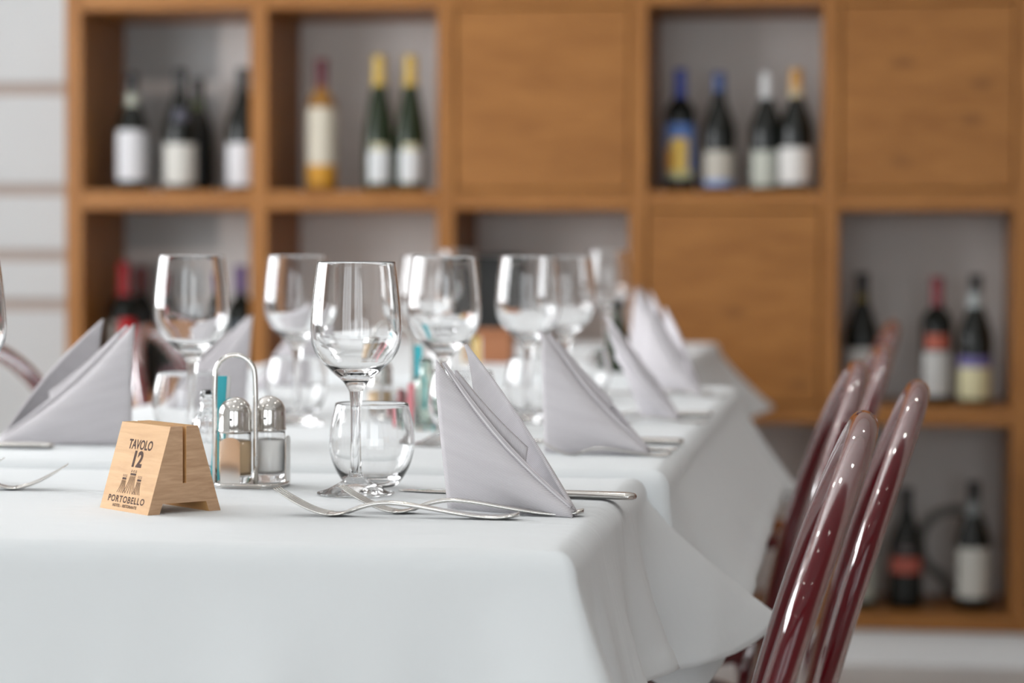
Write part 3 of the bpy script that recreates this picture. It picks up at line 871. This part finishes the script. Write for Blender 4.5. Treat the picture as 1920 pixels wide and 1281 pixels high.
def sign_marks(t, M, full=True):
    c = SIGN_L / 2
    lettering('TAVOLO', 0.0112, c + 0.0005, 0.0560, t, M, 'lettering', 0.85, 0.0003)
    lettering('12', 0.0180, c + 0.0005, 0.0436, t, M, 'number', 1.0, 0.0008)
    lettering('PORTOBELLO', 0.0076, c - 0.0005, 0.0095, t, M, 'lettering', 1.08, 0.0002, 1.2)
    lettering('HOTEL - RISTORANTE', 0.0034, c - 0.0005, 0.0042, t, M, 'lettering', 1.1, 0.0001, 1.05)
    V, F = [], []
    def quad(pts):
        b = len(V)
        for p in pts: V.append(M @ Vector((p[0], p[1], 0.00014)))
        F.append(tuple(range(b, b + len(pts))))
    def rect(x0, x1, y0, y1): quad([(x0, y0), (x1, y0), (x1, y1), (x0, y1)])
    def stroke(pts, w):
        P = smooth_prof(pts, 5)
        for a, b in zip(P, P[1:]):
            quad([(a[0] - w, a[1]), (b[0] - w, b[1]), (b[0] + w, b[1]), (a[0] + w, a[1])])
    def tower(cx, topy, w, boty, spread, n):
        rect(cx - w, cx + w, topy, topy + 0.0018)
        for i in range(3):
            x = cx + (i - 1) * w * 0.78
            rect(x - w * 0.2, x + w * 0.2, topy + 0.0026, topy + 0.0034)
            rect(x - w * 0.2, x + w * 0.2, topy + 0.0039, topy + 0.0044)
        for i in range(n):
            f = (i / (n - 1) - 0.5) * 2
            x0 = cx + f * w * 0.85
            stroke([(x0, topy - 0.0006), (x0 + f * spread * 0.12, topy - (topy - boty) * 0.35), (x0 + f * spread * 0.45, topy - (topy - boty) * 0.7), (x0 + f * spread, boty)], 0.00034)
    tower(c + 0.0005, 0.0305, 0.0044, 0.0150, 0.0062, 6)
    tower(c - 0.0118, 0.0262, 0.0031, 0.0150, 0.0040, 5)
    tower(c + 0.0122, 0.0262, 0.0031, 0.0150, 0.0030, 5)
    mesh('tower_emblem', V, F, 'burnt', t)
c = on_z(277, 967, Z1)
ra = math.radians(47)
sg, MM = sign_block('pale wooden table number block reading TAVOLO 12 with three towers', (0, 0, 0), ra)
ofs = Matrix.Rotation(ra, 3, 'Z') @ Vector((SIGN_W / 2, 0, 0))
sg.location = (c.x + ofs.x, c.y + ofs.y, Z1)
sign_marks(sg, MM)

# ------------------------------------------------------------------ condiment caddy
def shaker(label, loc, fill, fname, group='salt and pepper shakers'):
    t = thing(fname, label, 'shaker', loc, 0, group, 1.06)
    r = 0.0138
    out = [(0.0, 0.0), (0.0118, 0.0), (r, 0.002), (r, 0.043), (0.0130, 0.0455)]
    inn = [(0.0120, 0.0455), (0.0124, 0.042), (0.0124, 0.009), (0.0105, 0.0072), (0.0, 0.0068)]
    V, F = lathe_data(out + inn, 40); mesh('glass_body', V, F, 'glass', t, True)
    V, F = lathe_data([(0.0, 0.0069), (0.0104, 0.0073), (0.01375, 0.0095), (0.01390, 0.0110), (0.01390, 0.0365), (0.0, 0.0375)], 32); mesh('contents', V, F, fill, t, True)
    cap = [(0.0132, 0.0440), (0.0146, 0.0442), (0.0148, 0.0452), (0.0146, 0.0462), (0.0142, 0.0470), (0.0142, 0.060)]
    for k in range(1, 9):
        a = k / 8 * PI / 2
        cap.append((0.0142 * math.cos(a) + 1e-5, 0.060 + 0.0142 * math.sin(a)))
    V, F = lathe_data(cap, 40); mesh('cap', V, F, 'steel', t, True)
    # pouring hole on the camera side
    V, F = lathe_data([(0.0, 0.0), (0.0011, 0.0)], 12)
    V = [(x, -0.01425 - 0.0001, 0.0555 + y) for x, y, z in V]
    h = mesh('hole', V, F, 'black_box', t)
    return t
def caddy(label, loc, rz=0.0):
    t = thing('condiment_caddy', label, 'caddy', loc, rz, 'wire condiment caddies')
    # tray with rounded ends
    pts = []
    for k in range(13):
        a = -PI / 2 + PI * k / 12; pts.append((0.029 + 0.0165 * math.cos(a), 0.010 + 0.030 * math.sin(a)))
    for k in range(13):
        a = PI / 2 + PI * k / 12; pts.append((-0.003 + 0.0165 * math.cos(a), 0.010 + 0.030 * math.sin(a)))
    n = len(pts)
    V = [(x, y, 0.0005) for x, y in pts] + [(x, y, 0.003) for x, y in pts]
    F = [tuple(reversed(range(n))), tuple(range(n, 2 * n))] + [(i, (i + 1) % n, n + (i + 1) % n, n + i) for i in range(n)]
    mesh('tray', V, F, 'steel_brushed', t)
    V, F = tube_data([(x, y, 0.003) for x, y in pts], 0.0016, 8, True); mesh('tray_rim', V, F, 'steel', t, True)
    # arched wire handle
    P = [(-0.0190, 0, 0.002), (-0.0190, 0, 0.03), (-0.0190, 0, 0.06), (-0.0190, 0, 0.085), (-0.0185, 0, 0.100)]
    for k in range(1, 12):
        a = PI - PI * k / 12; P.append((0.0185 * math.cos(a), 0, 0.1015 + 0.0185 * math.sin(a)))
    P += [(0.0185, 0, 0.100), (0.0190, 0, 0.085), (0.0190, 0, 0.06), (0.0190, 0, 0.03), (0.0190, 0, 0.002)]
    V, F = tube_data(P, 0.0023, 12, up=(0, 1, 0)); mesh('wire_handle', V, F, 'steel', t, True)
    # round-topped retaining plates
    def plate(w, h):
        q = [(-w, 0.0)] + [(-w * math.cos(PI * k / 10), h - w * 0.6 + w * 0.6 * math.sin(PI * k / 10)) for k in range(11)] + [(w, 0.0)]
        m = len(q)
        return [(x, -0.0006, z) for x, z in q] + [(x, 0.0006, z) for x, z in q], [tuple(range(m)), tuple(reversed(range(m, 2 * m)))] + [(i, m + i, m + (i + 1) % m, (i + 1) % m) for i in range(m)]
    v, f = plate(0.0092, 0.0450)
    mesh('front_plate', [(x, y - 0.0178, z + 0.001) for x, y, z in v], f, 'steel', t)
    mesh('side_plate', [(0.0440 + y, 0.020 + x * 0.9, z + 0.001) for x, y, z in v], f, 'steel_brushed', t)
    return t
cb = on_z(441, 913, Z1)
caddy('chrome wire caddy holding salt and pepper beside the wooden block', (cb.x, cb.y, Z1))
shaker('pepper shaker with domed chrome cap in the front caddy', (cb.x, cb.y + 0.0005, Z1 + 0.0032), 'pepper', 'pepper_shaker')
shaker('salt shaker with domed chrome cap in the front caddy', (cb.x + 0.0260, cb.y + 0.023, Z1 + 0.0032), 'salt', 'salt_shaker')
def cruet(label, loc, kind='glass'):
    t = thing('glass_cruet', label, 'cruet', loc, 0, 'small glass cruets')
    V, F = [], []
    prof = smooth_prof([(0.0135, 0.0), (0.0150, 0.003), (0.0150, 0.050), (0.0140, 0.058), (0.0085, 0.066), (0.0075, 0.070)], 3)
    n = 48
    for r, z in [(0.0, 0.0)] + prof:
        for i in range(n):
            a = 2 * PI * i / n
            rr = r * (1 + (0.05 * math.cos(12 * a) if 0.002 < z < 0.06 else 0))
            V.append((rr * math.cos(a), rr * math.sin(a), z))
    m = len(prof) + 1
    for k in range(m - 1):
        for i in range(n):
            j = (i + 1) % n; F.append((k * n + i, k * n + j, (k + 1) * n + j, (k + 1) * n + i))
    inn = [(0.0060, 0.070), (0.0065, 0.066), (0.0120, 0.056), (0.0125, 0.050), (0.0125, 0.006), (0.0, 0.005)]
    thread = []
    for k in range(13):
        thread.append((0.0075 + (0.0010 if k % 4 in (1, 2) else 0), 0.070 + 0.0012 * k))
    a, b = lathe_data(thread + [(0.0058, 0.0850), (0.0058, 0.070)] + inn[1:], n)
    off = len(V)
    V += a; F += [tuple(q + off for q in f) for f in b]
    mesh('ribbed_glass', V, F, kind, t, True)
    return t
def sachet(label, loc, rz, colour, tilt=0.06, h=0.099):
    t = thing('paper_sachet', label, 'sachet', loc, rz, 'paper sachets in the caddies')
    for nm, x0, x1, m in (('coloured_strip', -0.0065, 0.0035, colour), ('white_strip', 0.0035, 0.0068, 'white_paper')):
        V, F = box_data(x0, x1, -0.0012, 0.0012, 0, h, 0.0003)
        V = [(x + z * tilt, y, z) for x, y, z in V]
        mesh(nm, V, F, m, t)
    return t
p = on_y(391, 480, cb.y + 0.045); cruet('ribbed glass cruet with threaded neck behind the front caddy', (p.x, cb.y + 0.045, Z1 + 0.0003))
p = on_y(407, 480, cb.y + 0.026); sachet('turquoise and white paper sachet standing in the front caddy', (p.x, cb.y + 0.026, Z1 + 0.0003), 0.1, 'teal_paper')
# second caddy, behind the front wine glass
p = on_y(745, 480, 2.86)
dupc = caddy('blurred chrome caddy on the middle table behind the front wine glass', (p.x, 2.86, Z2), 0.3)
p = on_y(707, 480, 2.88); shaker('pepper shaker behind the front wine glass on the middle table', (p.x, 2.90, Z2 + 0.0004), 'pepper', 'pepper_shaker')
p = on_y(790, 480, 2.84); sachet('turquoise sachet seen between the front glass and the napkin', (p.x, 2.84, Z2), -0.2, 'teal_paper', -0.02, 0.098)
p = on_y(768, 480, 2.80); sachet('pink sachet beside the blurred turquoise one', (p.x, 2.80, Z2), -0.2, 'pink_paper', 0.1, 0.055)
p = on_y(800, 480, 2.80); cruet('greenish glass cruet behind the peak of the front napkin', (p.x, 2.80, Z2 + 0.0003), 'glass_green')
# far table: block, yellow packet, dark bottle
p = on_y(930, 480, 4.35)
fb = thing('wooden_menu_box', 'reddish wooden box on the far table between the wine glasses', 'box', (p.x, 4.35, Z3))
V, F = box_data(-0.032, 0.032, -0.03, 0.03, 0.0, 0.055, 0.003); mesh('body', V, F, 'terracotta', fb)
V, F = box_data(-0.0335, 0.0335, -0.0315, 0.0315, 0.055, 0.062, 0.002); mesh('lid', V, F, 'terracotta', fb)
p = on_y(895, 480, 4.25); sachet('yellow sachet next to the reddish wooden box', (p.x, 4.25, Z3), 0, 'yellow_paper', 0.0, 0.05)
p = on_y(1158, 480, 4.05)
ob = thing('oil_bottle', 'small dark green oil bottle behind the napkin row on the far table', 'bottle', (p.x, 4.05, Z3))
V, F = lathe_data(smooth_prof([(0.0, 0.0), (0.018, 0.0), (0.0195, 0.004), (0.0195, 0.06), (0.015, 0.075), (0.0075, 0.088), (0.0065, 0.11)], 3), 28); mesh('body', V, F, 'bottle_green', ob, True)
V, F = lathe_data([(0.0065, 0.108), (0.009, 0.108), (0.009, 0.122), (0.0, 0.123)], 24); mesh('cap', V, F, 'black_box', ob, True)

# ------------------------------------------------------------------ chairs
def chair_proto(label, loc, rz):
    """seat at the origin side of +x; local -x is forward, the oval hoop back leans to +x"""
    t = thing('dining_chair', label, 'chair', loc, rz, 'red translucent chairs round the tables')
    # local frame: hoop in plane x = back(z); y across
    def back_x(z):
        # reclined, gently curved
        q = (z - 0.44) / 0.43
        return -0.130 + 0.105 * q + 0.022 * q * q
    n = 64; P = []; ra = []; rb = []
    for k in range(n):
        a = 2 * PI * k / n
        z = 0.655 + 0.2 * math.cos(a)
        y = 0.185 * math.sin(a) * (1.0 + 0.05 * math.cos(a))
        x = back_x(z) - 0.006 * (y / 0.185) ** 2
        P.append((x, y, z)); ra.append(0.0118); rb.append(0.0132)
    V, F = tube_data(P, ra, 16, True, rb); mesh('hoop_back', V, F, 'chair_red', t, True)
    # two posts joining hoop and seat
    for s in (-1, 1):
        Q = [(back_x(0.52) - 0.006, s * 0.115, 0.525), (back_x(0.47) - 0.01, s * 0.13, 0.475), (back_x(0.44) - 0.01, s * 0.14, 0.445)]
        V, F = tube_data(smooth_prof(Q, 4), 0.012, 12); mesh('back_post', V, F, 'chair_red', t, True)
    # rounded seat
    prof = [(0.0, 0.438), (0.17, 0.436), (0.192, 0.440), (0.200, 0.449), (0.196, 0.458), (0.18, 0.462), (0.10, 0.456), (0.0, 0.454)]
    V, F = lathe_data(smooth_prof(prof, 3), 48)
    V = [(x * 1.02 - 0.335, y, z) for x, y, z in V]
    mesh('seat', V, F, 'chair_red', t, True)
    for sx, sy in ((1, -1), (1, 1), (-1, -1), (-1, 1)):
        a = (-0.335 + sx * 0.135, sy * 0.135, 0.445)
        b = (-0.335 + sx * 0.175 + (0.03 if sx > 0 else 0), sy * 0.175, 0.0)
        mid = tuple((p + q) / 2 for p, q in zip(a, b))
        mid = (mid[0] - sx * 0.006, mid[1], mid[2])
        Q = smooth_prof([a, mid, b], 6)
        V, F = tube_data(Q, [0.017 - 0.007 * i / (len(Q) - 1) for i in range(len(Q))], 12); mesh('leg', V, F, 'chair_red', t, True)
    return t
# px of the hoop top, distance, turn
top_off = 0.0
CH = [
    (1640, 1.96, 0.012, 'nearest translucent dark red chair with a hoop back'),
    (1737, 2.47, 0.0, 'second dark red chair, pulled furthest out from the table'),
    (1622, 2.92, 0.05, 'third dark red chair, its hoop just left behind the nearest chairs'),
    (1668, 3.44, 0.05, 'fourth dark red chair in the row on the right'),
    (1682, 4.75, 0.05, 'farthest dark red chair in the row on the right'),
]
ch0 = None
for px, Y, rz, lab in CH:
    p = on_y(px, 700, Y)
    if ch0 is None:
        ch0 = chair_proto(lab, (p.x, Y, 0), rz)
    else:
        dup(ch0, lab, (p.x, Y, 0), rz)
p = on_y(-42, 700, 3.25); dup(ch0, 'dark red chair at the left picture edge behind the napkin', (p.x, 3.25, 0), PI - 0.1)
p = on_y(268, 700, 4.15); dup(ch0, 'dark red chair far back on the left, seen below the wine glass', (p.x, 4.15, 0), PI)
